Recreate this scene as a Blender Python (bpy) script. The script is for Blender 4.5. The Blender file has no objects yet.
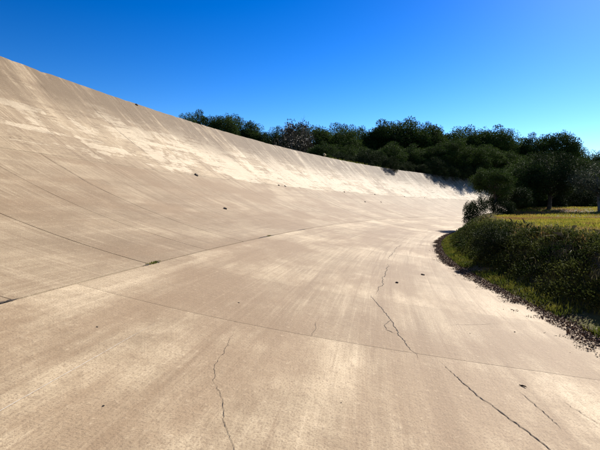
import bpy, math, random
import numpy as np
from mathutils import Vector, Matrix, Quaternion

random.seed(7)
rng = np.random.default_rng(7)
scene = bpy.context.scene
col = scene.collection

# ------------------------------------------------------------------ camera
cam_d = bpy.data.cameras.new('camera')
cam = bpy.data.objects.new('camera', cam_d)
col.objects.link(cam)
scene.camera = cam
cam_d.sensor_width = 36.0
cam_d.lens = 27.0
cam_d.clip_start = 0.1
cam_d.clip_end = 3000.0
YAW, PITCH, ROLL = 0.1091, 0.0461, 0.0237
fwd = Vector((-math.sin(YAW) * math.cos(PITCH), math.cos(YAW) * math.cos(PITCH), -math.sin(PITCH)))
q = (-fwd).to_track_quat('Z', 'Y')
cam.rotation_mode = 'QUATERNION'
cam.rotation_quaternion = q @ Quaternion((0, 0, 1), ROLL)
cam.location = (0, 0, 1.6)

# ------------------------------------------------------------------ sky, sun, exposure
SUN_AZ, SUN_EL = math.radians(32.0), math.radians(32.0)      # azimuth from +Y towards +X
world = bpy.data.worlds.new('World')
scene.world = world
world.use_nodes = True
wn, wl = world.node_tree.nodes, world.node_tree.links
wn.clear()
wo = wn.new('ShaderNodeOutputWorld')
bg = wn.new('ShaderNodeBackground')
sky = wn.new('ShaderNodeTexSky')
sky.sky_type = 'NISHITA'
sky.sun_disc = False
sky.sun_elevation = SUN_EL
sky.sun_rotation = SUN_AZ
sky.altitude = 50
sky.air_density = 1.0
sky.dust_density = 0.1
sky.ozone_density = 3.0
gam = wn.new('ShaderNodeGamma')
gam.inputs['Gamma'].default_value = 1.6
hs = wn.new('ShaderNodeHueSaturation')
hs.inputs['Saturation'].default_value = 1.2
hs.inputs['Hue'].default_value = 0.508
hs.inputs['Value'].default_value = 0.235
wl.new(sky.outputs[0], gam.inputs[0])
wl.new(gam.outputs[0], hs.inputs['Color'])
wl.new(hs.outputs[0], bg.inputs[0])
bg.inputs[1].default_value = 0.10
wl.new(bg.outputs[0], wo.inputs[0])

sun_d = bpy.data.lights.new('sun', 'SUN')
sun_d.energy = 4.6
sun_d.angle = math.radians(0.5)
sun_d.color = (1.0, 0.94, 0.85)
sun = bpy.data.objects.new('sun', sun_d)
col.objects.link(sun)
sdir = Vector((math.sin(SUN_AZ) * math.cos(SUN_EL), math.cos(SUN_AZ) * math.cos(SUN_EL), math.sin(SUN_EL)))
sun.rotation_euler = sdir.to_track_quat('Z', 'Y').to_euler()
sun.location = sdir * 150

scene.view_settings.view_transform = 'Standard'
scene.view_settings.look = 'None'
scene.view_settings.exposure = 1.05
scene.view_settings.gamma = 1.0
scene.view_settings.use_curve_mapping = False

# ------------------------------------------------------------------ the shape of the banked curve
R0 = 110.225            # radius on which the photographer stands; centre of the curve at (R0, 0)
DR = 15.707             # the rim, metres outward of R0
S3, A1, B2, HR = -1.269, 0.0741, 0.0077445, 7.4106
C3 = (HR - A1 * DR - B2 * (DR - S3) ** 2) / (DR - S3) ** 3
def prof(d):
    t = np.maximum(d - S3, 0)
    return A1 * d + B2 * t * t + C3 * t ** 3
def pt(d, th, dz=0.0):
    return np.stack([R0 - (R0 + d) * np.cos(th), (R0 + d) * np.sin(th), prof(d) + dz], -1)
def to_dth(x, y):
    return np.hypot(R0 - x, y) - R0, np.arctan2(y, R0 - x)

_h = np.random.default_rng(3).random(4096)
def vnoise(x, y):
    xi, yi = np.floor(x).astype(int), np.floor(y).astype(int)
    fx, fy = x - xi, y - yi
    fx, fy = fx * fx * (3 - 2 * fx), fy * fy * (3 - 2 * fy)
    def hh(a, b): return _h[(a * 157 + b * 311 + 17) % 4096]
    return (hh(xi, yi) * (1 - fx) + hh(xi + 1, yi) * fx) * (1 - fy) + (hh(xi, yi + 1) * (1 - fx) + hh(xi + 1, yi + 1) * fx) * fy
def fbm(x, y):
    return (vnoise(x, y) + .5 * vnoise(2.1 * x + 9, 2.1 * y + 4) + .25 * vnoise(4.3 * x + 1, 4.3 * y + 7)) / 1.75
def sstep(t):
    t = np.clip(t, 0, 1)
    return t * t * (3 - 2 * t)

def edge(th):           # where the earth bank covers the inner side of the concrete
    e = np.interp(th, [-.3, 0, .05, .07, .10, .13, .16, .21, .27, .34, .45, 1.6],
                  [-3.2, -3.2, -3.15, -3.1, -2.65, -2.15, -1.95, -1.85, -2.0, -2.4, -2.8, -3.0])
    return e - .15
def field_z(x, y, d, th):
    return 1.02 + .20 * sstep((-d - 5) / 14) + .75 * sstep((np.hypot(x, y) - 40) / 22) * (y > 0) + .14 * sstep((th - .28) / .12) + .16 * (fbm(x * .35, y * .35) - .5)
def ground_z(x, y):
    x, y = np.asarray(x, float), np.asarray(y, float)
    d, th = to_dth(x, y)
    e = edge(th)
    t = e - d
    base = prof(np.maximum(e, -8.0))
    f = .09 * sstep(t / .5) + .91 * sstep((t - .45) / 1.75)
    zin = (base - .06) * (1 - f) + field_z(x, y, d, th) * f + .25 * (fbm(x * 1.1, y * 1.1) - .5) * f * (1 - f) * 4
    zmid = prof(np.clip(d, -8, DR)) - .07
    o = d - DR
    zout = 7.34 - .95 * sstep((o - .5) / 6.0) + .5 * (fbm(x * .12, y * .12) - .5) * sstep((o - .6) / 8)
    return np.where(t > 0, zin, np.where(o > .26, zout, np.where(o > 0, 7.34, zmid)))

# ------------------------------------------------------------------ helpers
def mesh_np(name, V, F, smooth=False, uv=None):
    V = np.asarray(V, np.float32); F = np.asarray(F, np.int32)
    me = bpy.data.meshes.new(name)
    me.vertices.add(len(V)); me.vertices.foreach_set('co', V.ravel())
    n, k = F.shape
    me.loops.add(n * k); me.loops.foreach_set('vertex_index', F.ravel())
    me.polygons.add(n)
    me.polygons.foreach_set('loop_start', np.arange(0, n * k, k, dtype=np.int32))
    me.polygons.foreach_set('loop_total', np.full(n, k, np.int32))
    if smooth: me.polygons.foreach_set('use_smooth', np.ones(n, bool))
    if uv is not None:
        ul = me.uv_layers.new(name='UVMap')
        ul.data.foreach_set('uv', np.asarray(uv, np.float32)[F.ravel()].ravel())
    me.update(calc_edges=True)
    return me
def obj(name, me, mat=None, parent=None, kind=None, label=None, cat=None, group=None):
    o = bpy.data.objects.new(name, me)
    if mat is not None and me is not None and len(me.materials) == 0: me.materials.append(mat)
    col.objects.link(o)
    if parent is not None: o.parent = parent
    if kind: o['kind'] = kind
    if label: o['label'] = label
    if cat: o['category'] = cat
    if group: o['group'] = group
    return o

class NT:
    def __init__(s, name, rough=.9, spec=.3):
        s.m = bpy.data.materials.new(name); s.m.use_nodes = True
        s.t = s.m.node_tree; s.n = s.t.nodes; s.l = s.t.links
        s.b = s.n['Principled BSDF']; s.out = s.n['Material Output']
        s.b.inputs['Roughness'].default_value = rough
        s.b.inputs['Specular IOR Level'].default_value = spec
    def lk(s, a, b): s.l.new(a, b)
    def setin(s, sock, v):
        if isinstance(v, bpy.types.NodeSocket): s.l.new(v, sock)
        else: sock.default_value = v
    def math(s, op, a, b=0.0, clamp=False):
        n = s.n.new('ShaderNodeMath'); n.operation = op; n.use_clamp = clamp
        s.setin(n.inputs[0], a); s.setin(n.inputs[1], b); return n.outputs[0]
    def noise(s, vec, scale, detail=4, rough=.55, dist=0.0):
        n = s.n.new('ShaderNodeTexNoise')
        if vec is not None: s.l.new(vec, n.inputs['Vector'])
        n.inputs['Scale'].default_value = scale; n.inputs['Detail'].default_value = detail
        n.inputs['Roughness'].default_value = rough; n.inputs['Distortion'].default_value = dist
        return n.outputs['Fac']
    def scale(s, vec, sx, sy, sz=1.0, off=(0, 0, 0)):
        n = s.n.new('ShaderNodeMapping'); s.l.new(vec, n.inputs['Vector'])
        n.inputs['Scale'].default_value = (sx, sy, sz); n.inputs['Location'].default_value = off
        return n.outputs[0]
    def ramp(s, fac, a, b, lo=0.0, hi=1.0):
        n = s.n.new('ShaderNodeMapRange'); n.interpolation_type = 'SMOOTHSTEP'
        s.setin(n.inputs[0], fac)
        n.inputs[1].default_value = a; n.inputs[2].default_value = b
        n.inputs[3].default_value = lo; n.inputs[4].default_value = hi
        return n.outputs[0]
    def mix(s, fac, a, b, mode='MIX'):
        n = s.n.new('ShaderNodeMix'); n.data_type = 'RGBA'; n.blend_type = mode
        s.setin(n.inputs[0], fac)
        for k, v in ((6, a), (7, b)):
            if isinstance(v, bpy.types.NodeSocket): s.l.new(v, n.inputs[k])
            else: n.inputs[k].default_value = (*v, 1.0)
        return n.outputs[2]
    def bump(s, h, strength=.3, dist=.01, normal=None):
        n = s.n.new('ShaderNodeBump'); s.l.new(h, n.inputs['Height'])
        n.inputs['Strength'].default_value = strength; n.inputs['Distance'].default_value = dist
        if normal is not None: s.l.new(normal, n.inputs['Normal'])
        return n.outputs[0]

# ------------------------------------------------------------------ materials
def mat_concrete():
    s = NT('weathered_concrete', .82, .25)
    uv = s.n.new('ShaderNodeTexCoord').outputs['UV']
    sep = s.n.new('ShaderNodeSeparateXYZ'); s.lk(uv, sep.inputs[0])
    v = sep.outputs[1]                                    # metres across the track (v = d)
    rnd = s.n.new('ShaderNodeObjectInfo').outputs['Random']
    hi = s.ramp(v, 9.9, 10.2)                             # upper strip of slabs
    bank = s.ramp(v, 1.0, 6.0)
    # broad mottling
    m1 = s.noise(uv, .38, 7, .62, .6); m2 = s.noise(uv, 2.2, 5, .65)
    c = s.mix(s.ramp(m1, .3, .7), (.285, .232, .175), (.53, .462, .37))
    c = s.mix(s.ramp(m2, .35, .7, 0, .55), c, (.545, .475, .385))
    # the middle strip is greyer and darker, the lowest strip paler towards its inner side
    midl = s.math('MULTIPLY', s.ramp(v, 3.5, 3.58), s.math('SUBTRACT', 1.0, hi))
    c = s.mix(s.math('MULTIPLY', midl, .34), c, (.27, .222, .172))
    c = s.mix(s.math('MULTIPLY', s.ramp(v, 0.6, -2.6), s.ramp(s.noise(s.scale(uv, .2, .5), 1.0, 6, .65), .38, .6, .15, .7)), c, (.62, .55, .46))
    # slab to slab
    c = s.mix(s.math('MULTIPLY', s.math('POWER', rnd, 1.5), .55), c, (.27, .215, .16))
    # drag marks along the track, strongest low down
    t1 = s.noise(s.scale(uv, .12, 5.5), 1.0, 6, .7)
    t3 = s.noise(s.scale(uv, .07, 1.7, 1, (2.2, 7.7, 0)), 1.0, 6, .68)
    c = s.mix(s.ramp(t3, .5, .66, 0, .55), c, (.27, .215, .16))
    c = s.mix(s.ramp(t3, .46, .32, 0, .34), c, (.62, .55, .455))
    t2 = s.noise(s.scale(uv, .35, 17), 1.0, 5, .65)
    low = s.math('SUBTRACT', 1.0, s.math('MULTIPLY', bank, .6))
    c = s.mix(s.math('MULTIPLY', s.ramp(t1, .48, .72, 0, .8), low), c, (.275, .215, .16))
    c = s.mix(s.math('MULTIPLY', s.ramp(t2, .5, .72, 0, .32), low), c, (.66, .59, .49))
    # trowel and run marks down the slope, strongest on the bank
    r1 = s.noise(s.scale(uv, 2.6, .16), 1.0, 6, .7, .3)
    r2 = s.noise(s.scale(uv, 11, .35), 1.0, 4, .6)
    c = s.mix(s.math('MULTIPLY', s.ramp(r1, .47, .70, 0, .8), bank), c, (.27, .212, .16))
    c = s.mix(s.math('MULTIPLY', s.ramp(r2, .48, .7, 0, .5), bank), c, (.58, .51, .42))
    # pale scoured patches in the upper strip: stepped by the shuttering boards
    brk = s.n.new('ShaderNodeTexBrick'); wp = s.n.new('ShaderNodeVectorMath'); wp.operation = 'ADD'
    wc = s.n.new('ShaderNodeTexNoise'); s.lk(uv, wc.inputs['Vector']); wc.inputs['Scale'].default_value = 1.6; wc.inputs['Detail'].default_value = 5
    ws = s.n.new('ShaderNodeVectorMath'); ws.operation = 'MULTIPLY'; s.lk(wc.outputs['Color'], ws.inputs[0]); ws.inputs[1].default_value = (.5, .45, 0)
    s.lk(s.scale(uv, .385, 1.0), wp.inputs[0]); s.lk(ws.outputs[0], wp.inputs[1]); s.lk(wp.outputs[0], brk.inputs['Vector'])
    brk.offset = .37; brk.inputs['Scale'].default_value = 1.0
    brk.inputs['Brick Width'].default_value = 1.0; brk.inputs['Row Height'].default_value = .42
    brk.inputs['Color1'].default_value = (0, 0, 0, 1); brk.inputs['Color2'].default_value = (1, 1, 1, 1)
    brk.inputs['Mortar'].default_value = (.15, .15, .15, 1); brk.inputs['Mortar Size'].default_value = .035
    brk.inputs['Mortar Smooth'].default_value = .6
    sepb = s.n.new('ShaderNodeSeparateColor'); s.lk(brk.outputs['Color'], sepb.inputs[0])
    # pale band under the open joint
    pb = s.math('MULTIPLY', s.ramp(v, 2.2, 3.4), s.math('SUBTRACT', 1.0, s.ramp(v, 3.4, 3.6)))
    c = s.mix(s.math('MULTIPLY', pb, s.ramp(s.noise(s.scale(uv, .3, 1.2), 1.0, 5, .6), .4, .6, 0, .3)), c, (.58, .51, .42))
    p = s.noise(s.scale(uv, .42, .40), 1.0, 7, .72, .5)
    pm = s.math('ADD', p, s.math('MULTIPLY', s.math('SUBTRACT', sepb.outputs[0], .5), .14))
    pm = s.math('ADD', pm, s.math('MULTIPLY', s.math('SUBTRACT', rnd, .5), .20))
    st = s.noise(s.scale(uv, .22, 4.2, 1, (9.1, 3.3, 0)), 1.0, 4, .55)
    pm = s.math('ADD', pm, s.math('MULTIPLY', s.math('SUBTRACT', st, .5), .42))
    along = s.ramp(sep.outputs[0], 8, 34, -.13, .05)
    down = s.math('ADD', s.ramp(v, 13.0, 15.7, .06, -.12), s.ramp(v, 10.1, 11.0, -.09, 0.0))
    pm = s.math('ADD', s.math('ADD', pm, along), down)
    pmask = s.math('MULTIPLY', s.ramp(pm, .47, .57, 0, .64), hi)
    c = s.mix(pmask, c, (.645, .59, .51))
    # weathering under the rim
    # broad stained slabs above the joint
    sb = s.noise(s.scale(uv, .22, .5, 1, (4.3, 1.1, 0)), 1.0, 5, .65)
    c = s.mix(s.math('MULTIPLY', s.ramp(sb, .42, .6, 0, .75), s.math('SUBTRACT', 1.0, hi)), c, (.29, .225, .165))
    w = s.noise(s.scale(uv, 1.1, .25), 1.0, 5, .7)
    wv = s.ramp(s.math('ADD', v, s.math('MULTIPLY', s.noise(s.scale(uv, .5, .2), 1.0, 4), 3.0)), 13.6, 16.6)
    c = s.mix(s.math('MULTIPLY', s.math('MULTIPLY', s.ramp(w, .33, .52), wv), .9), c, (.18, .14, .10))
    # board ledges showing as short dark lines in the upper strip
    lg = s.noise(s.scale(uv, .55, 7.0), 1.0, 4, .55, .5)
    lm = s.math('MULTIPLY', s.math('SUBTRACT', 1.0, s.ramp(s.math('ABSOLUTE', s.math('SUBTRACT', lg, .56)), .0, .035)), hi)
    lm = s.math('MULTIPLY', lm, s.ramp(s.noise(uv, .8, 3), .42, .6))
    c = s.mix(s.math('MULTIPLY', lm, .75), c, (.21, .16, .115))
    # the first slabs of the bank are the most stained
    fs = s.math('MULTIPLY', s.ramp(sep.outputs[0], 26, 7), s.ramp(v, 3.5, 3.58))
    fs = s.math('MULTIPLY', fs, s.ramp(s.noise(s.scale(uv, .5, .9), 1.0, 7, .7, .4), .34, .6, .2, .85))
    c = s.mix(s.math('MULTIPLY', fs, .55), c, (.215, .17, .125))
    # grain, pits
    g = s.noise(uv, 55, 3, .7); g2 = s.noise(uv, 14, 4, .7)
    c = s.mix(s.ramp(g, .48, .66, 0, .6), c, (.22, .175, .135))
    c = s.mix(s.ramp(g2, .52, .70, 0, .48), c, (.26, .205, .155))
    c = s.mix(s.ramp(g2, .42, .30, 0, .25), c, (.64, .57, .48))
    gm = s.n.new('ShaderNodeGamma'); s.lk(c, gm.inputs[0]); gm.inputs[1].default_value = 1.32
    c = s.mix(1.0, gm.outputs[0], (1.33, 1.26, 1.07), 'MULTIPLY')
    s.lk(c, s.b.inputs['Base Color'])
    h = s.math('ADD', s.math('MULTIPLY', g, .4), g2)
    h = s.math('ADD', h, s.math('MULTIPLY', s.math('ADD', r1, t1), .9))
    h = s.math('SUBTRACT', s.math('ADD', h, s.math('MULTIPLY', pmask, 1.2)), s.math('MULTIPLY', lm, 1.5))
    s.lk(s.bump(h, .5, .013), s.b.inputs['Normal'])
    return s.m

def mat_plain(name, c1, c2, scale=6.0, rough=.95, spec=.2, transl=0.0, objrand=.0, detail=3):
    s = NT(name, rough, spec)
    tc = s.n.new('ShaderNodeTexCoord').outputs['Object']
    f = s.ramp(s.noise(tc, scale, detail, .6), .3, .7)
    if objrand:
        r = s.n.new('ShaderNodeObjectInfo').outputs['Random']
        f = s.math('ADD', s.math('MULTIPLY', f, 1 - objrand), s.math('MULTIPLY', r, objrand))
    c = s.mix(f, c1, c2)
    s.lk(c, s.b.inputs['Base Color'])
    if transl:
        t = s.n.new('ShaderNodeBsdfTranslucent'); s.lk(c, t.inputs[0])
        mx = s.n.new('ShaderNodeMixShader'); mx.inputs[0].default_value = transl
        s.lk(s.b.outputs[0], mx.inputs[1]); s.lk(t.outputs[0], mx.inputs[2])
        s.lk(mx.outputs[0], s.out.inputs[0])
    return s.m

def mat_field(name, transl=.45):
    s = NT(name, .8, .15)
    tc = s.n.new('ShaderNodeTexCoord').outputs['Object']
    c = s.mix(s.ramp(s.noise(tc, .5, 4), .35, .65), (.13, .15, .018), (.30, .26, .026))
    c = s.mix(s.ramp(s.noise(tc, 9, 2), .45, .7), c, (.36, .30, .05))
    c = s.mix(s.ramp(s.noise(s.scale(tc, 1, 1, 1, (31, 5, 0)), .33, 4), .47, .6, 0, .85), c, (.24, .13, .055))
    s.lk(c, s.b.inputs['Base Color'])
    t = s.n.new('ShaderNodeBsdfTranslucent'); s.lk(c, t.inputs[0])
    mx = s.n.new('ShaderNodeMixShader'); mx.inputs[0].default_value = transl
    s.lk(s.b.outputs[0], mx.inputs[1]); s.lk(t.outputs[0], mx.inputs[2]); s.lk(mx.outputs[0], s.out.inputs[0])
    return s.m

def mat_ground():
    s = NT('soil_and_grass', .95, .1)
    tc = s.n.new('ShaderNodeTexCoord').outputs['Object']
    c = s.mix(s.ramp(s.noise(tc, .4, 5), .35, .65), (.10, .072, .042), (.13, .12, .03))
    c = s.mix(s.ramp(s.noise(tc, 6, 4, .7), .45, .75, 0, .7), c, (.045, .034, .022))
    s.lk(c, s.b.inputs['Base Color'])
    s.lk(s.bump(s.noise(tc, 9, 5, .7), .6, .06), s.b.inputs['Normal'])
    return s.m

M = dict(
    concrete=mat_concrete(), ground=mat_ground(), field=mat_field('meadow_grass'),
    crack=mat_plain('crack_soil', (.03, .023, .017), (.085, .065, .05), 30),
    pale=mat_plain('pale_mortar', (.50, .44, .35), (.62, .55, .45), 9),
    bark=mat_plain('pine_bark', (.05, .036, .026), (.11, .08, .058), 5),
    greybark=mat_plain('grey_bark', (.11, .095, .08), (.2, .175, .15), 5),
    pine=mat_plain('pine_needles', (.013, .027, .007), (.062, .096, .018), .9, .85, .08, .2, .3),
    oak=mat_plain('evergreen_leaves', (.013, .024, .007), (.040, .054, .015), 1.6, .85, .1, .1, .3),
    olive=mat_plain('olive_leaves', (.032, .042, .020), (.085, .097, .055), 2.5, .75, .2, .12, .2),
    drybush=mat_plain('dry_leaves', (.030, .026, .016), (.068, .058, .036), 2.5, .7, .3, .1, .2),
    bramble=mat_plain('bramble_leaves', (.013, .026, .006), (.10, .115, .026), .8, .9, .05, .2, 0, 6),
    brightbush=mat_plain('fresh_leaves', (.045, .10, .012), (.09, .17, .025), 3.0, .6, .3, .3),
    verge=mat_plain('verge_grass', (.055, .085, .010), (.19, .18, .03), 1.6, .7, .2, .3, 0, 4),
    dry=mat_plain('dry_grass', (.10, .09, .04), (.27, .235, .12), 1.8, .7, .3, .25),
    litter=mat_plain('dead_leaves', (.04, .026, .018), (.24, .155, .095), 18, .9, .2, 0, 0, 2),
    stone=mat_plain('dark_stone', (.04, .032, .025), (.12, .095, .07), 12),
    tan=mat_plain('tan_stone', (.36, .25, .12), (.48, .36, .2), 7),
    twig=mat_plain('twig', (.03, .022, .016), (.06, .045, .03), 20),
)

# ------------------------------------------------------------------ ground: one sheet out to the horizon
def build_ground():
    th = np.unique(np.round(np.concatenate([np.arange(-.32, -.08, .0118), np.arange(-.08, .5, .0025), np.arange(.5, 1.55, .0118), np.linspace(1.55, 2 * math.pi - .32, 60)]), 5))[:-1]
    d = np.concatenate([[-109.5, -95, -80, -65, -50, -40, -32, -26, -21, -17, -14, -12, -10, -9],
                        np.arange(-8, -.99, .2), np.arange(-.5, DR, .5), [DR, DR + .25, DR + .3], DR + np.array([.8, 1.5, 2.5, 4, 6, 9, 13, 18, 25, 35, 50, 75, 120, 200, 350, 700, 1500])])
    D, T = np.meshgrid(d, th, indexing='ij')
    X, Y = R0 - (R0 + D) * np.cos(T), (R0 + D) * np.sin(T)
    Z = ground_z(X, Y)
    nd, nt = len(d), len(th)
    V = np.stack([X, Y, Z], -1).reshape(-1, 3)
    i, j = np.meshgrid(np.arange(nd - 1), np.arange(nt), indexing='ij')
    j2 = (j + 1) % nt
    F = np.stack([i * nt + j, i * nt + j2, (i + 1) * nt + j2, (i + 1) * nt + j], -1).reshape(-1, 4)
    obj('ground', mesh_np('ground', V, F[:, ::-1], True), M['ground'], kind='structure')
build_ground()

# ------------------------------------------------------------------ the banked track: slabs with open joints
track = obj('banked_track', None, kind='structure')
track['label'] = 'steep banked concrete racetrack curving away to the right'
def slab(d0, d1, t0, t1, nd, nt, near):
    d = np.linspace(d0, d1, nd + 1); th = np.linspace(t0, t1, nt + 1)
    D, T = np.meshgrid(d, th, indexing='ij')
    V = pt(D, T)
    dz = rng.normal(0, .0012 if near else .003)
    V[..., 2] += dz
    if near:                                            # chipped, not quite straight edges
        je = rng.normal(0, .0004 if d0 < 0 else (.0035 if t0 < .1 else .0015), (nd + 1, nt + 1))
        Tj = T.copy(); Dj = D.copy()
        Tj[:, 0] += np.abs(je[:, 0]) / R0; Tj[:, -1] -= np.abs(je[:, -1]) / R0
        Dj[0, :] += np.abs(je[0, :]) * 1.5; Dj[-1, :] -= np.abs(je[-1, :]) * 1.5
        V = pt(Dj, Tj); V[..., 2] += dz
        D, T = Dj, Tj
    if d1 > 15:                                         # broken rim
        V[-1, :, 2] -= .014 * np.abs(rng.normal(0, 1, nt + 1)) * (rng.random(nt + 1) > .35)
    n1, n2 = nd + 1, nt + 1
    uv = np.stack([T * R0, D], -1).reshape(-1, 2)
    V = V.reshape(-1, 3)
    idx = np.arange(n1 * n2).reshape(n1, n2)
    F = np.stack([idx[:-1, :-1], idx[:-1, 1:], idx[1:, 1:], idx[1:, :-1]], -1).reshape(-1, 4)
    ring = np.concatenate([idx[0, :], idx[1:, -1], idx[-1, -2::-1], idx[-2:0:-1, 0]])
    B = V[ring].copy(); B[:, 2] -= .06 if d1 < 15 else .30
    kt = len(V) + np.arange(len(ring)); k = kt + len(ring)
    nx = np.roll(np.arange(len(ring)), -1)
    W = np.stack([kt, k, k[nx], kt[nx]], -1)
    V = np.concatenate([V, V[ring], B]); uv = np.concatenate([uv, uv[ring], uv[ring]])
    F = np.concatenate([F[:, ::-1], W[:, ::-1]])
    me = mesh_np('concrete_slab', V, F, False, uv)
    sm = np.zeros(len(F), bool); sm[:nd * nt] = True
    me.polygons.foreach_set('use_smooth', sm)
    return obj('concrete_slab', me, M['concrete'], track)
LANES = [(-4.4, 3.525, .0467, .0239, .0005), (3.555, 10.09, .0385, .0235, .010), (10.115, DR, .1712 - 7 * .0235, .0235, .010)]
for li, (d0, d1, t0, stp, gap) in enumerate(LANES):
    k0 = math.ceil((-.16 - t0) / stp)
    k1 = math.floor((1.38 - t0) / stp)
    for k in range(k0, k1):
        a = t0 + k * stp; b = a + stp
        if li == 0 and k == -1: continue
        if li == 0 and k == -2: b = t0
        if li == 1:
            adj = {0: -.0007, 1: .0015, 2: .0001, 3: -.002}
            a += adj.get(k, 0); b += adj.get(k + 1, 0)
        near = -.05 < a < .3
        gp_ = gap
        if li and not (li == 1 and -1 <= k <= 2): gp_ = .004
        g = gp_ * .5 / R0 * (1.0 if near else .8)
        slab(d0, d1, a + g, b - g, (22 if near else 12) if li == 0 else (18 if near else 12), (10 if near else 6), near)

# cracks and worn lines lying in the slabs
def smooth_path(ctrl, n):
    ctrl = np.asarray(ctrl, float)
    s = np.concatenate([[0], np.cumsum(np.hypot(*(np.diff(ctrl, axis=0) * [1, R0]).T))])
    q_ = np.linspace(0, s[-1], n)
    return np.stack([np.interp(q_, s, ctrl[:, 0]), np.interp(q_, s, ctrl[:, 1])], 1)
def ribbon(name, ctrl, width, mat, wob=.02, step=.03, lift=.0028, taper=True):
    ctrl = np.asarray(ctrl, float)
    L = np.hypot(*(np.diff(ctrl, axis=0) * [1, R0]).T).sum()
    n = max(6, int(L / step))
    p = smooth_path(ctrl, n)
    w1 = np.cumsum(rng.normal(0, 1, n)); w1 -= np.linspace(w1[0], w1[-1], n)
    w1 = w1 / (np.abs(w1).max() + 1e-6) * wob
    w2 = np.cumsum(rng.normal(0, 1, n)); w2 -= np.linspace(w2[0], w2[-1], n)
    w2 = w2 / (np.abs(w2).max() + 1e-6) * wob
    p[:, 0] += w1 + rng.normal(0, wob * .08, n); p[:, 1] += (w2 + rng.normal(0, wob * .08, n)) / R0
    tan = np.gradient(p, axis=0) * [1, R0]
    tan /= np.linalg.norm(tan, axis=1)[:, None] + 1e-9
    nor = np.stack([-tan[:, 1], tan[:, 0]], 1)
    wd = width * (.45 + .75 * rng.random(n) + .5 * (rng.random(n) > .88))
    if taper: wd = wd * np.clip(np.minimum(np.arange(n), n - 1 - np.arange(n)) / (n * .18), .15, 1)
    a = p + nor * wd[:, None] / 2 / [1, R0]; b = p - nor * wd[:, None] / 2 / [1, R0]
    V = np.concatenate([pt(a[:, 0], a[:, 1], lift), pt(b[:, 0], b[:, 1], lift)])
    i = np.arange(n - 1)
    F = np.stack([i, i + 1, n + i + 1, n + i], 1)
    return obj(name, mesh_np(name, V, F), mat, track)
CR = M['crack']
ribbon('crack', [(1.35, .046), (1.27, .0394), (1.23, .0356), (1.12, .0319), (.92, .0293), (.79, .0262), (.69, .024), (.6, .019), (.5, .012)], .0030, CR, .04)
ribbon('crack', [(-.10, .0745), (-.24, .0677), (-.46, .0598), (-.53, .0527), (-.6, .0492), (-.68, .0452)], .013, CR, .03)
ribbon('crack', [(-.46, .0598), (-.35, .0565), (-.38, .0541), (-.50, .0525)], .009, CR, .02)
ribbon('crack', [(-.9, .0455), (-1.01, .0423), (-1.08, .0393), (-1.19, .0369), (-1.28, .0344), (-1.36, .0325), (-1.44, .0306), (-1.52, .026), (-1.6, .018)], .011, CR, .03)
ribbon('crack', [(-1.54, .0402), (-1.61, .036), (-1.64, .0337)], .006, CR, .02)
ribbon('crack', [(-1.9, .0395), (-2.02, .036), (-2.06, .032)], .005, CR, .02)
ribbon('crack', [(-.2, .0745), (-.32, .0835), (-.28, .092), (-.4, .104), (-.35, .118)], .012, CR, .05)
ribbon('crack', [(-.3, .125), (-.42, .14), (-.38, .158), (-.5, .18)], .014, CR, .06)
ribbon('crack', [(.55, .0525), (.5, .0495), (.52, .0465)], .005, CR, .015)
ribbon('crack', [(6.49, .1552), (5.6, .158), (4.8, .163)], .012, CR, .04)
ribbon('crack', [(14.9, .1693), (14.1, .1686), (13.2, .1695), (11.9, .1717), (10.6, .1715)], .025, CR, .03)
ribbon('crack', [(9.7, .1078), (8.3, .1062), (7.4, .1070)], .012, CR, .02)
ribbon('crack', [(-2.1, .066), (-1.6, .0625), (-1.2, .0605)], .004, CR, .03)
ribbon('worn_line', [(2.135, .008), (2.135, .0225), (2.14, .0355), (2.14, .041)], .005, M['pale'], .006)
# soil and moss lodged in the open joint above the lowest slabs
for a, b, w in ((.0615, .0665, .05), (.034, .0385, .04), (.118, .134, .05), (.16, .172, .05)):
    ribbon('joint_fill', [(3.54, a), (3.54, b)], w, CR, .01, .02, .004)

# ------------------------------------------------------------------ foliage helpers
def norm(v): return v / (np.linalg.norm(v, axis=-1, keepdims=True) + 1e-9)
def leaves_mesh(name, c, dirs, l, w):
    n = len(c)
    side = norm(np.cross(dirs, rng.normal(size=(n, 3))))
    l = np.broadcast_to(l, n)[:, None]; w = np.broadcast_to(w, n)[:, None]
    up = np.cross(side, dirs) * l * .12
    V = np.stack([c, c + dirs * l * .5 + side * w * .5 + up, c + dirs * l, c + dirs * l * .5 - side * w * .5 + up], 1).reshape(-1, 3)
    F = np.arange(4 * n).reshape(n, 4)
    return mesh_np(name, V, F)
def blades_mesh(name, c, h, w, lean=.35):
    n = len(c)
    a = rng.random(n) * 2 * math.pi
    side = np.stack([np.cos(a), np.sin(a), np.zeros(n)], 1)
    b = rng.random(n) * 2 * math.pi
    ln = np.abs(rng.normal(0, lean, n))
    dr = np.stack([np.cos(b) * ln, np.sin(b) * ln, np.ones(n)], 1)
    h = np.broadcast_to(h, n)[:, None]; w = np.broadcast_to(w, n)[:, None]
    mid = c + dr * h * [.35, .35, .6]
    tip = c + dr * h * [1, 1, 1] - np.array([0, 0, 1]) * (ln[:, None] * h * .35)
    V = np.stack([c - side * w * .5, c + side * w * .5, mid + side * w * .4, tip, mid - side * w * .4], 1).reshape(-1, 3)
    k = 5 * np.arange(n)
    F = np.stack([k, k + 1, k + 2, k + 3, k + 4], 1)
    return mesh_np(name, V, F)
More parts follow.
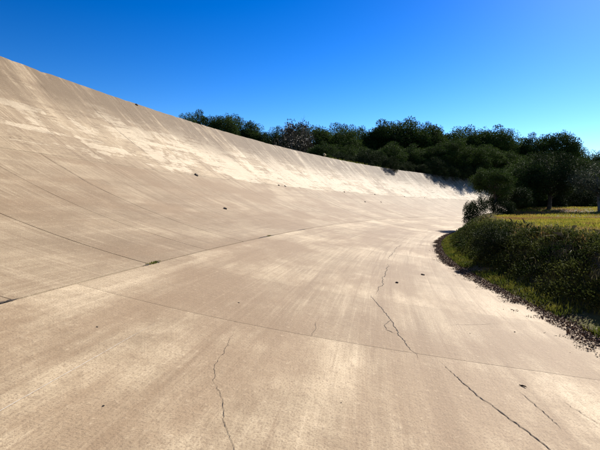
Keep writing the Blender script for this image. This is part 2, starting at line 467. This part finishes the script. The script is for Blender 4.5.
def tubes_mesh(name, paths, sides=6):
    Vs, Fs, o = [], [], 0
    for P, r in paths:
        P = np.asarray(P, float); r = np.asarray(r, float)
        T = norm(np.gradient(P, axis=0))
        ref = np.array([1., 0, 0]) if abs(T[0, 0]) < .8 else np.array([0, 1., 0])
        u = norm(np.cross(T, ref)); v = np.cross(T, u)
        a = np.linspace(0, 2 * math.pi, sides, endpoint=False)
        ring = P[:, None] + (u[:, None] * np.cos(a)[None, :, None] + v[:, None] * np.sin(a)[None, :, None]) * r[:, None, None]
        n = len(P)
        Vs.append(ring.reshape(-1, 3))
        i, j = np.meshgrid(np.arange(n - 1), np.arange(sides), indexing='ij')
        j2 = (j + 1) % sides
        Fs.append(o + np.stack([i * sides + j, i * sides + j2, (i + 1) * sides + j2, (i + 1) * sides + j], -1).reshape(-1, 4))
        o += n * sides
    return mesh_np(name, np.concatenate(Vs), np.concatenate(Fs), True)
def wander(a, b, n, amp):
    a, b = np.asarray(a, float), np.asarray(b, float)
    t = np.linspace(0, 1, n)[:, None]
    w = np.cumsum(rng.normal(0, amp, (n, 3)), 0); w -= t * w[-1]; w -= (1 - t) * w[0]
    return a + (b - a) * t + w

# all tree meshes are built 1 m high and 1 m wide at most, then scaled
def tree_meshes(name, H, Wd, nclump, per, crown_lo, shape, leaf, clump_r, limbs, trunk_r, flat=.75):
    """returns trunk and crown meshes of a tree H m tall, Wd m wide"""
    cs = []
    lobes = rng.normal(size=(5, 3)); lobes = norm(lobes * [1, 1, .6])
    tries = 0
    while len(cs) < nclump and tries < 6000:
        tries += 1
        p = rng.uniform(-1, 1, 3)
        r = np.linalg.norm(p)
        bulge = .78 + .30 * np.max(lobes @ (p / (r + 1e-6))) ** 3
        if r > bulge or r < .35 * rng.random(): continue
        z = p[2]
        if shape == 'umbrella' and z < -.35 and rng.random() < .75: continue
        wz = 1.0
        if shape == 'cone': wz = 1.0 - .38 * max(0, z)
        q_ = np.array([p[0] * Wd / 2 * wz, p[1] * Wd / 2 * wz, H * (crown_lo + (1 - crown_lo) * (z + 1) / 2) - clump_r * .6])
        if all(np.sum(((q_ - c) / [1, 1, .8]) ** 2) > (clump_r * .62) ** 2 for c in cs): cs.append(q_)
    cs = np.array(cs)
    base_top = np.array([rng.normal(0, .03 * H), rng.normal(0, .03 * H), H * (crown_lo + .55 * (1 - crown_lo))])
    tr = wander([0, 0, -.15], base_top, 9, .012 * H)
    tr[0] = [0, 0, -.3]
    rad = np.linspace(trunk_r, trunk_r * .35, 9); rad[0] *= 1.25
    paths = [(tr, rad)]
    order = rng.permutation(len(cs))[:limbs]
    for k in order:
        c = cs[k]
        i = int(np.clip(2 + 6 * (c[2] / H - crown_lo * .7) / (1 - crown_lo * .7), 1, 7))
        P = wander(tr[i], c, 5, .05 * clump_r)
        P[1:4, 2] += np.array([.0, .04, .03]) * np.linalg.norm(c - tr[i])
        paths.append((P, np.linspace(rad[i] * .5, trunk_r * .07, 5)))
    trunk = tubes_mesh(name + '_trunk', paths)
    n = len(cs) * per
    u = norm(rng.normal(size=(n, 3)))
    rr = clump_r * np.repeat(rng.uniform(.7, 1.2, len(cs)), per) * rng.random(n) ** .38
    c = np.repeat(cs, per, 0) + u * rr[:, None] * [1, 1, flat]
    dirs = norm(u * .8 + rng.normal(0, .6, (n, 3)) + [0, 0, .35])
    crown = leaves_mesh(name + '_crown', c, dirs, leaf * rng.uniform(.6, 1.3, n), leaf * .42 * rng.uniform(.7, 1.3, n))
    return trunk, crown

def place(name, meshes, mats, x, y, sxy, sz, label, cat, group=None, rot=None, sink=.05, parts=('trunk', 'crown')):
    r = obj(name, None, label=label, cat=cat, group=group)
    r.location = (x, y, float(ground_z(x, y)) - sink)
    r.scale = (sxy, sxy, sz)
    r.rotation_euler = (0, 0, random.uniform(0, 6.28) if rot is None else rot)
    for n_, me, mt in zip(parts, meshes, mats):
        obj(n_, me, mt, r)
    return r

# ------------------------------------------------------------------ the pine wood behind the rim
PH, PW = 12.0, 8.0
PINES = [tree_meshes('pine', PH, PW, 100, 260, .12, 'round', .25, 1.15, 30, .20),
         tree_meshes('pine', PH, PW, 100, 260, .08, 'cone', .25, 1.1, 30, .19),
         tree_meshes('pine', PH, PW, 85, 290, .28, 'umbrella', .25, 1.2, 30, .21),
         tree_meshes('pine', PH, PW, 105, 250, .06, 'round', .25, 1.1, 30, .19)]
SHR = [tree_meshes('shrub', 3.0, 4.0, 44, 240, .02, 'round', .13, .55, 16, .06),
       tree_meshes('shrub', 3.0, 4.0, 46, 230, .0, 'round', .13, .52, 16, .06),
       tree_meshes('shrub', 3.0, 4.0, 40, 250, .05, 'cone', .13, .55, 16, .06)]
BACK = [
  (-27.6, 73.6, 9.7, 3.6, 0), (-26.6, 79.5, 11.4, 5.3, 1), (-22.8, 78.1, 10.4, 4.4, 2), (-21.0, 84.8, 11.5, 5.7, 0),
  (-16.9, 83.8, 9.8, 5.2, 3), (-13.8, 84.8, 9.4, 4.6, 1), (-7.4, 83.5, 10.7, 6.4, 2), (-3.5, 88.7, 12.1, 7.1, 0),
  (0.5, 96.6, 13.0, 6.8, 3), (4.9, 101.4, 13.2, 6.6, 1), (9.2, 102.9, 15.1, 8.6, 2), (14.8, 106.8, 16.8, 9.3, 0),
  (21.0, 113.3, 15.9, 8.8, 3), (26.4, 117.4, 15.4, 8.6, 1), (31.2, 121.8, 16.7, 9.4, 0), (36.3, 123.8, 16.8, 9.5, 2),
  (43.4, 130.1, 15.7, 9.4, 3), (48.4, 125.9, 15.9, 9.1, 1), (54.7, 128.7, 16.7, 10.4, 2), (62.3, 136.0, 14.5, 6.9, 0),
  (68.7, 140.2, 13.4, 8.2, 3), (73.8, 141.6, 13.3, 8.3, 1), (79.5, 143.0, 14.7, 10.7, 0)]
BACK += [(-1.6, 93.5, 12.2, 6.4, 3), (2.8, 99.5, 12.6, 6.4, 0), (7.2, 103.0, 13.6, 6.6, 3), (18.0, 111.0, 15.6, 8.0, 1), (40.0, 127.0, 15.6, 8.4, 0), (45.8, 128.5, 15.0, 8.0, 3), (58.5, 133.0, 14.6, 7.5, 1), (-19.0, 84.5, 10.6, 5.0, 3), (-11.0, 84.5, 9.8, 5.2, 0)]
FRONT = [
  (-4.7, 67.3, 5.2, 4.8, 1), (-0.8, 73.7, 5.7, 5.5, 3), (3.1, 79.3, 6.0, 5.9, 0), (7.0, 84.2, 8.0, 6.6, 3),
  (11.1, 88.3, 8.2, 6.9, 1), (15.3, 92.0, 7.8, 7.2, 3), (19.9, 96.6, 8.1, 7.5, 0), (24.5, 100.7, 8.2, 7.8, 3),
  (29.9, 105.1, 9.3, 8.5, 1), (35.8, 109.3, 7.8, 8.4, 3), (41.4, 112.9, 9.0, 8.6, 0), (47.6, 116.4, 9.5, 8.8, 3),
  (53.9, 119.6, 7.9, 9.0, 3), (59.6, 122.1, 7.2, 9.2, 1), (65.6, 124.5, 7.7, 9.3, 0)]
for i, (x, y, h, w, k) in enumerate(BACK):
    if i == 0: lb, gp = 'narrow pine at the very start of the wood along the bare rim', None
    elif i == 5: lb, gp = 'low pine peeping over the rim next to the half-bare tree', None
    elif i < 6: lb, gp = 'dark pine whose top just shows above the bare concrete rim', 'pines peeping over the rim'
    elif i == 6: lb, gp = 'dark pine standing directly behind the greyish half-bare tree', None
    elif i == 11: lb, gp = 'tallest pine of the dark wood, rounded head above its neighbours', None
    elif i == 18: lb, gp = 'broad umbrella-headed pine with slivers of sky between its limbs', None
    else: lb, gp = 'tall dark pine in the back row of the wood', 'tall pines in the back row'
    place('pine_tree', PINES[k], (M['bark'], M['pine']), x, y, w * (1.35 if i < 17 else 1.08) / PW, h / PH * (1.16 if i < 6 else 1.03 if i < 12 else 1.1), lb, 'tree', gp)
for i, (x, y, h, w, k) in enumerate(FRONT):
    place('pine_tree', PINES[k], (M['bark'], M['pine']), x, y, w / PW * 1.1, h / PH, 'lower bushy pine at the edge of the wood behind the rim', 'tree', 'lower pines behind the rim')
RIM = [(.765, 3.2, 8.0, 6.5, 1), (.80, 3.0, 9.5, 7.5, 0), (.85, 3.4, 9.0, 7.5, 3), (.90, 3.0, 9.5, 8.0, 1), (.955, 3.2, 8.5, 8.0, 0),
       (1.01, 3.0, 9.0, 8.0, 3), (1.07, 3.0, 8.5, 8.0, 1), (1.13, 3.0, 8.5, 8.0, 0), (1.19, 3.0, 8.5, 8.0, 3)]
for th, o_, h, w, k in RIM:
    x, y = R0 - (R0 + DR + o_) * math.cos(th), (R0 + DR + o_) * math.sin(th)
    place('pine_tree', PINES[k], (M['bark'], M['pine']), x, y, w / PW, h / PH, 'pine close behind the rim, shading the far end of the concrete bank', 'tree', 'pines shading the far bank')
# scrub growing against the back of the rim
def on(d, th): return R0 - (R0 + d) * math.cos(th), (R0 + d) * math.sin(th)
k = 0
for th in np.arange(.50, 1.3, .0235):
    d = DR + 1.6 + .9 * random.random()
    x, y = on(d, th + random.uniform(-.006, .006))
    s = random.uniform(.8, 1.1) * (.55 if th < .57 else 1.0)
    if .60 < th < .70: s *= .8
    if th > .72: s *= 1.25
    place('shrub', SHR[k % 3], (M['bark'], M['oak']), x, y, s, s * random.uniform(.9, 1.25),
          'dark evergreen shrub rooted along the back of the concrete rim', 'shrub', 'scrub along the rim', parts=('stem', 'foliage')); k += 1
x, y = on(DR + .55, .602)
place('shrub', SHR[0], (M['bark'], M['oak']), x, y, .85, 1.15, 'dark shrub drooping over the rim onto the concrete', 'shrub', sink=.9, parts=('stem', 'foliage'))
for th, sc in ((.695, .8), (.722, 1.05), (.752, 1.1), (.785, 1.2), (.82, 1.2)):  # overhanging shrubs, added to deepen the shade on the far bank
    x, y = on(DR + .6, th)
    place('shrub', SHR[int(th * 1000) % 3], (M['bark'], M['oak']), x, y, sc, sc * 1.15, 'dark shrub added over the far end of the rim to deepen its shade', 'shrub', 'shrubs hanging over the far rim', sink=1.1, parts=('stem', 'foliage'))
x, y = on(DR + .5, .553)
place('shrub', SHR[1], (M['bark'], M['verge']), x, y, .33, .28, 'small olive green shrub perched on the rim edge', 'shrub', sink=.2, parts=('stem', 'foliage'))

# half-bare greyish tree among the pines
def bare_tree():
    H = 8.0
    paths = [(wander([0, 0, -.2], [0, 0, 3.2], 5, .08), np.linspace(.16, .10, 5))]
    def grow(p, dr, L, r, lev):
        e = p + dr * L
        paths.append((wander(p, e, 4, .04 * L), np.linspace(r, r * .55, 4)))
        if lev == 0: return
        for _ in range(4):
            nd = norm(dr + rng.normal(0, .5, 3) + [0, 0, .2])
            grow(p + dr * L * rng.uniform(.45, 1), nd, L * .66, r * .5, lev - 1)
    for _ in range(6):
        grow(np.array([0, 0, rng.uniform(1.8, 3.2)]), norm(np.array([rng.normal(0, .6), rng.normal(0, .6), 1])), 2.1, .07, 3)
    trunk = tubes_mesh('bare_tree_trunk', paths, 4)
    _, cr = tree_meshes('bare_tree', 6.6, 6.2, 40, 110, .1, 'round', .3, .9, 2, .1)
    return trunk, cr
place('half_bare_tree', bare_tree(), (M['greybark'], M['drybush']), -8.9, 71.0, 1.12, 1.28, 'greyish tree with bare twigs sticking out above its thin foliage', 'tree')

# ------------------------------------------------------------------ trees and shrubs of the infield
OL = [tree_meshes('olive', 6.0, 7.0, 80, 230, .26, 'round', .17, .72, 34, .22),
      tree_meshes('olive', 6.0, 7.0, 66, 210, .24, 'round', .17, .74, 34, .20)]
place('evergreen_oak', OL[0], (M['bark'], M['oak']), 20.2, 48.6, 1.05, 1.10, 'spreading dark evergreen tree with a leaning trunk on the meadow', 'tree', rot=.4)
SM = tree_meshes('small_oak', 2.8, 4.0, 44, 230, .28, 'umbrella', .12, .48, 22, .10)
place('small_tree', SM, (M['bark'], M['oak']), 13.9, 41.4, 1.0, 1.0, 'small round-headed tree on a short trunk beside the bank bush', 'tree')
place('olive_tree', OL[1], (M['greybark'], M['olive']), 23.0, 44.5, .80, .82, 'silvery olive tree right of the spreading dark tree', 'tree')
place('olive_tree', OL[1], (M['greybark'], M['olive']), 27.0, 45.0, .9, .86, 'large silvery olive tree at the outer end of the meadow row', 'tree')
for x, y, s, h in ((24.5, 59.0, 1.15, 1.0), (29.5, 61.5, 1.2, 1.15), (34.0, 62.0, 1.2, 1.1), (21.0, 57.5, .8, .7), (38.5, 64, 1.2, 1.1)):
    place('shrub', SHR[int(x) % 3], (M['bark'], M['oak']), x, y, s, h, 'dark shrub in the shade behind the meadow trees', 'shrub', 'shrubs behind the meadow trees', parts=('stem', 'foliage'))
for th, d, h, w, k in ((.375, -4.4, 4.6, 3.2, 2), (.475, -5.2, 5.6, 5.2, 1), (.545, -5.4, 6.4, 5.6, 0), (.615, -5.6, 6.6, 6.0, 3), (.74, -6, 6.6, 6.4, 1)):
    x, y = on(d, th)
    if th < .4: lb, gp = 'slender dark pine added as a dark mass behind the upright bush', None  # added pine, a dark mass in front of the shaded far bank
    else: lb, gp = 'dark pine on the infield edge across the meadow', 'pines across the meadow'
    place('pine_tree', PINES[k], (M['bark'], M['pine']), x, y, w / PW, h / PH, lb, 'tree', gp)
for th in np.arange(.50, 1.02, .034):
    if .655 < th < .70: continue
    x, y = on(-4.6 - 1.2 * random.random(), th)
    place('shrub', SHR[int(th * 100) % 3], (M['bark'], M['oak']), x, y, random.uniform(.75, 1.0), random.uniform(.65, .95), 'dark shrub lining the infield side of the far track', 'shrub', 'shrubs lining the far inner edge', parts=('stem', 'foliage'))
place('shrub', SHR[0], (M['bark'], M['oak']), 8.75, 32.6, .46, .90, 'upright dark bush at the far tip of the overgrown bank', 'shrub', parts=('stem', 'foliage'))
place('shrub', SHR[0], (M['bark'], M['oak']), 12.4, 38.6, .62, .62, 'low dark bush between the slender pine and the small tree', 'shrub', parts=('stem', 'foliage'))
place('shrub', SHR[1], (M['bark'], M['brightbush']), 4.30, 13.9, .34, .36, 'small fresh green bush low on the dark bank', 'shrub', parts=('stem', 'foliage'))

# ------------------------------------------------------------------ ground cover
def scatter(n, t0, t1, d_off0, d_off1, from_edge=True, power=1.0):
    th = rng.uniform(t0, t1, n)
    o = d_off0 + (d_off1 - d_off0) * rng.random(n) ** power
    d = (edge(th) if from_edge else 0) - o
    x, y = R0 - (R0 + d) * np.cos(th), (R0 + d) * np.sin(th)
    return x, y, ground_z(x, y)

# meadow
xs, ys, zs = [], [], []
for n, a, b, o0, o1, pw in ((60000, -.03, .3, 1.7, 10, 1.1), (70000, .15, .75, 1.7, 34, 1.2)):
    x, y, z = scatter(n, a, b, o0, o1, True, pw); xs.append(x); ys.append(y); zs.append(z)
P = np.stack([np.concatenate(xs), np.concatenate(ys), np.concatenate(zs) - .02], 1)
dist = np.hypot(P[:, 0], P[:, 1])
keep = fbm(P[:, 0] * .8, P[:, 1] * .8) > .33 * rng.random(len(P)) + .15
P, dist = P[keep], dist[keep]
n = len(P)
obj('meadow_grass', blades_mesh('meadow_grass', P, rng.uniform(.06, .20, n), .010 + dist * .0007), M['field'],
    kind='stuff', label='yellow green flowering meadow grass on top of the bank', cat='grass')

# brambles smothering the bank face
nm = 1250
mx, my, mz = scatter(nm, -.08, .42, .75, 2.15)
mx2, my2, mz2 = scatter(420, -.08, .16, .9, 2.2)
mx, my, mz = np.concatenate([mx, mx2]), np.concatenate([my, my2]), np.concatenate([mz, mz2]); nm = len(mx)
mr = rng.uniform(.16, .42, nm) * np.where(mz > .9, .75, 1.0)
per = 150
u = norm(rng.normal(size=(nm * per, 3))); u[:, 2] = np.abs(u[:, 2])
C = np.repeat(np.stack([mx, my, mz - .04], 1), per, 0) + u * (np.repeat(mr, per) * rng.random(nm * per) ** .35)[:, None] * [1, 1, .8]
dr = norm(u + rng.normal(0, .6, u.shape))
ds = np.hypot(C[:, 0], C[:, 1])
L = (.034 + .0012 * ds) * rng.uniform(.6, 1.4, len(C))
obj('bramble_cover', leaves_mesh('bramble_cover', C, dr, L, L * .5), M['bramble'], kind='stuff',
    label='dark tangled brambles covering the steep face of the bank', cat='brambles')
# dry arching grass on the bank
x, y, z = scatter(8000, -.05, .40, .9, 2.6)
P = np.stack([x, y, z], 1); ds = np.hypot(x, y)
keep = fbm(x * 1.3 + 40, y * 1.3) > .45
P, ds = P[keep], ds[keep]
obj('dry_grass', blades_mesh('dry_grass', P, rng.uniform(.15, .36, len(P)), .005 + ds * .0004, .7), M['dry'], kind='stuff',
    label='dry arching grass stems among the brambles on the bank', cat='grass')
# verge grass at the foot
x, y, z = scatter(34000, -.03, .30, .12, 1.15)
P = np.stack([x, y, z - .01], 1); ds = np.hypot(x, y)
keep = fbm(x * .9 + 7, y * .9) > .33
P, ds = P[keep], ds[keep]
obj('verge_grass', blades_mesh('verge_grass', P, rng.uniform(.05, .17, len(P)), .006 + ds * .0006, .5), M['verge'], kind='stuff',
    label='low green grass strip along the foot of the bank', cat='grass')
# dead leaves and clods over the edge of the concrete
n = 60000
th = rng.uniform(-.02, .32, n)
lobe = .16 + .30 * fbm(th * R0 * 1.3, th * 0 + 3.3) + .12 * vnoise(th * R0 * 4, th * 0 + 8)
o = rng.normal(0, 1, n); o = np.where(o > 0, o * lobe * .6 * np.interp(th, [.075, .11, .16, .3], [1.5, .9, .55, .5]), o * .2)
d = edge(th) + .02 + o
kp = (vnoise(th * R0 * 3.1, d * 3.1) * .6 + vnoise(th * R0 * 9, d * 9) * .4) > np.where(o > 0, .30 + .55 * o / (lobe + .01) * .6, .25)
th, d, o = th[kp], d[kp], o[kp]; n = len(th)
hgt = np.maximum(prof(d), ground_z(R0 - (R0 + d) * np.cos(th), (R0 + d) * np.sin(th)))
P = np.stack([R0 - (R0 + d) * np.cos(th), (R0 + d) * np.sin(th), hgt + .006 + .05 * rng.random(n) ** 2 * np.clip(1.2 - np.abs(o) / .3, .1, 1)], 1)
dr = norm(rng.normal(size=(n, 3)) * [1, 1, .35])
L = rng.uniform(.012, .05, n) * np.where(o > .25, .6, 1)
obj('leaf_litter', leaves_mesh('leaf_litter', P, dr, L, L * .6), M['litter'], kind='stuff',
    label='dark dead leaves and soil lying along the inner edge of the track', cat='leaves')
# tufts of grass on the rim
th = rng.uniform(.46, .60, 1500); d = DR + .25 + rng.random(1500) * .9
x, y = R0 - (R0 + d) * np.cos(th), (R0 + d) * np.sin(th)
P = np.stack([x, y, ground_z(x, y)], 1)
P = P[fbm(th * 300, th * 0 + 2) > .5]
obj('rim_grass', blades_mesh('rim_grass', P, rng.uniform(.15, .45, len(P)), .05), M['verge'], kind='stuff',
    label='green grass tufts growing along the top of the rim', cat='grass')

# ------------------------------------------------------------------ small things lying on the concrete
import bmesh
def rock_mesh(name, seed, flat=.6):
    r = random.Random(seed)
    bm = bmesh.new(); bmesh.ops.create_icosphere(bm, subdivisions=2, radius=.5)
    ax = [Vector((r.gauss(0, 1), r.gauss(0, 1), r.gauss(0, 1))).normalized() for _ in range(7)]
    off = [r.uniform(.22, .42) for _ in ax]
    for v in bm.verts:
        for a, o_ in zip(ax, off):
            dd = v.co.dot(a)
            if dd > o_: v.co -= a * (dd - o_)
        v.co.z *= flat
    me = bpy.data.meshes.new(name); bm.to_mesh(me); bm.free(); return me
ROCKS = [rock_mesh('stone', s_) for s_ in (1, 2, 3)]
def stone(d, th, size, label, group=None, mat='stone', k=0, nm_='stone'):
    p = pt(np.array(d), np.array(th))
    me = ROCKS[k % 3].copy(); me.materials.clear()
    o = obj(nm_, me, M[mat], label=label, cat='stone', group=group)
    o.scale = (size, size * .8, size * .8)
    sl = math.atan(float(prof(np.array(d + .05)) - prof(np.array(d - .05))) / .1)
    o.rotation_euler = (0, sl, random.uniform(-.4, .4) - th)
    o.location = (p[0], p[1], p[2] + size * .8 * .6 * .22)
    return o
stone(10.12, .1898, .28, 'dark clod lodged in the upper joint of the bank, the largest there', k=0)
stone(6.49, .1552, .19, 'dark clod at the head of a thin crack halfway up the bank', k=1)
stone(10.1, .2824, .2, 'dark clod in the upper joint below a pale patch', 'paired clods in the upper joint', k=2)
stone(10.1, .2918, .2, 'dark clod in the upper joint below a pale patch', 'paired clods in the upper joint', k=0)
for a, b in ((8.18, .4082), (10.1, .40), (10.1, .47), (10.08, .545), (10.1, .60), (8.3, .45)):
    stone(a, b, .2, 'small dark clod far along the bank', 'clods far along the bank', k=int(b * 100))
for a, b, s_ in ((-.62, .0894, .09), (-1.26, .1053, .11), (2.52, .0368, .022), (1.65, .0252, .02), (1.66, .0543, .03), (.08, .0322, .012), (-2.2, .062, .03), (-1.5, .058, .02)):
    stone(a, b, s_, 'small dark pebble lying on the lowest concrete slabs', 'pebbles on the lowest slabs', k=int(b * 1000))
stone(DR - .1, .2085, .22, 'tiny dark lump on the bare rim before the first pine', k=1)
stone(DR + .15, .452, .62, 'tan rock sitting on the rim below the half-bare tree', mat='tan', k=2)
# twig
def twig():
    p0 = pt(np.array(-1.60), np.array(.0418)); p1 = pt(np.array(-1.655), np.array(.0414))
    r = obj('twig', tubes_mesh('twig', [(wander([0, 0, .007], list(p1 - p0 + [0, 0, .007]), 6, .004), np.array([.003, .006, .008, .007, .005, .002]))], 6), M['twig'],
            label='short dark twig lying beside the long crack', cat='twig')
    r.location = p0
twig()
# moss tuft in the joint
def tuft(d, th, n_, h, label):
    p = pt(np.array(d), np.array(th))
    P = np.stack([rng.normal(0, .02, n_), rng.normal(0, .09, n_), np.zeros(n_)], 1)
    o = obj('weed_tuft', blades_mesh('weed_tuft', P, rng.uniform(.4, 1, n_) * h, .010, .6), M['verge'], label=label, cat='weed', kind='stuff')
    o.location = p; o.rotation_euler = (0, 0, -th)
tuft(3.54, .0645, 110, .045, 'low mossy weed where two open joints meet')
tuft(3.54, .128, 60, .05, 'thin weed tuft in the joint above the lowest slabs')
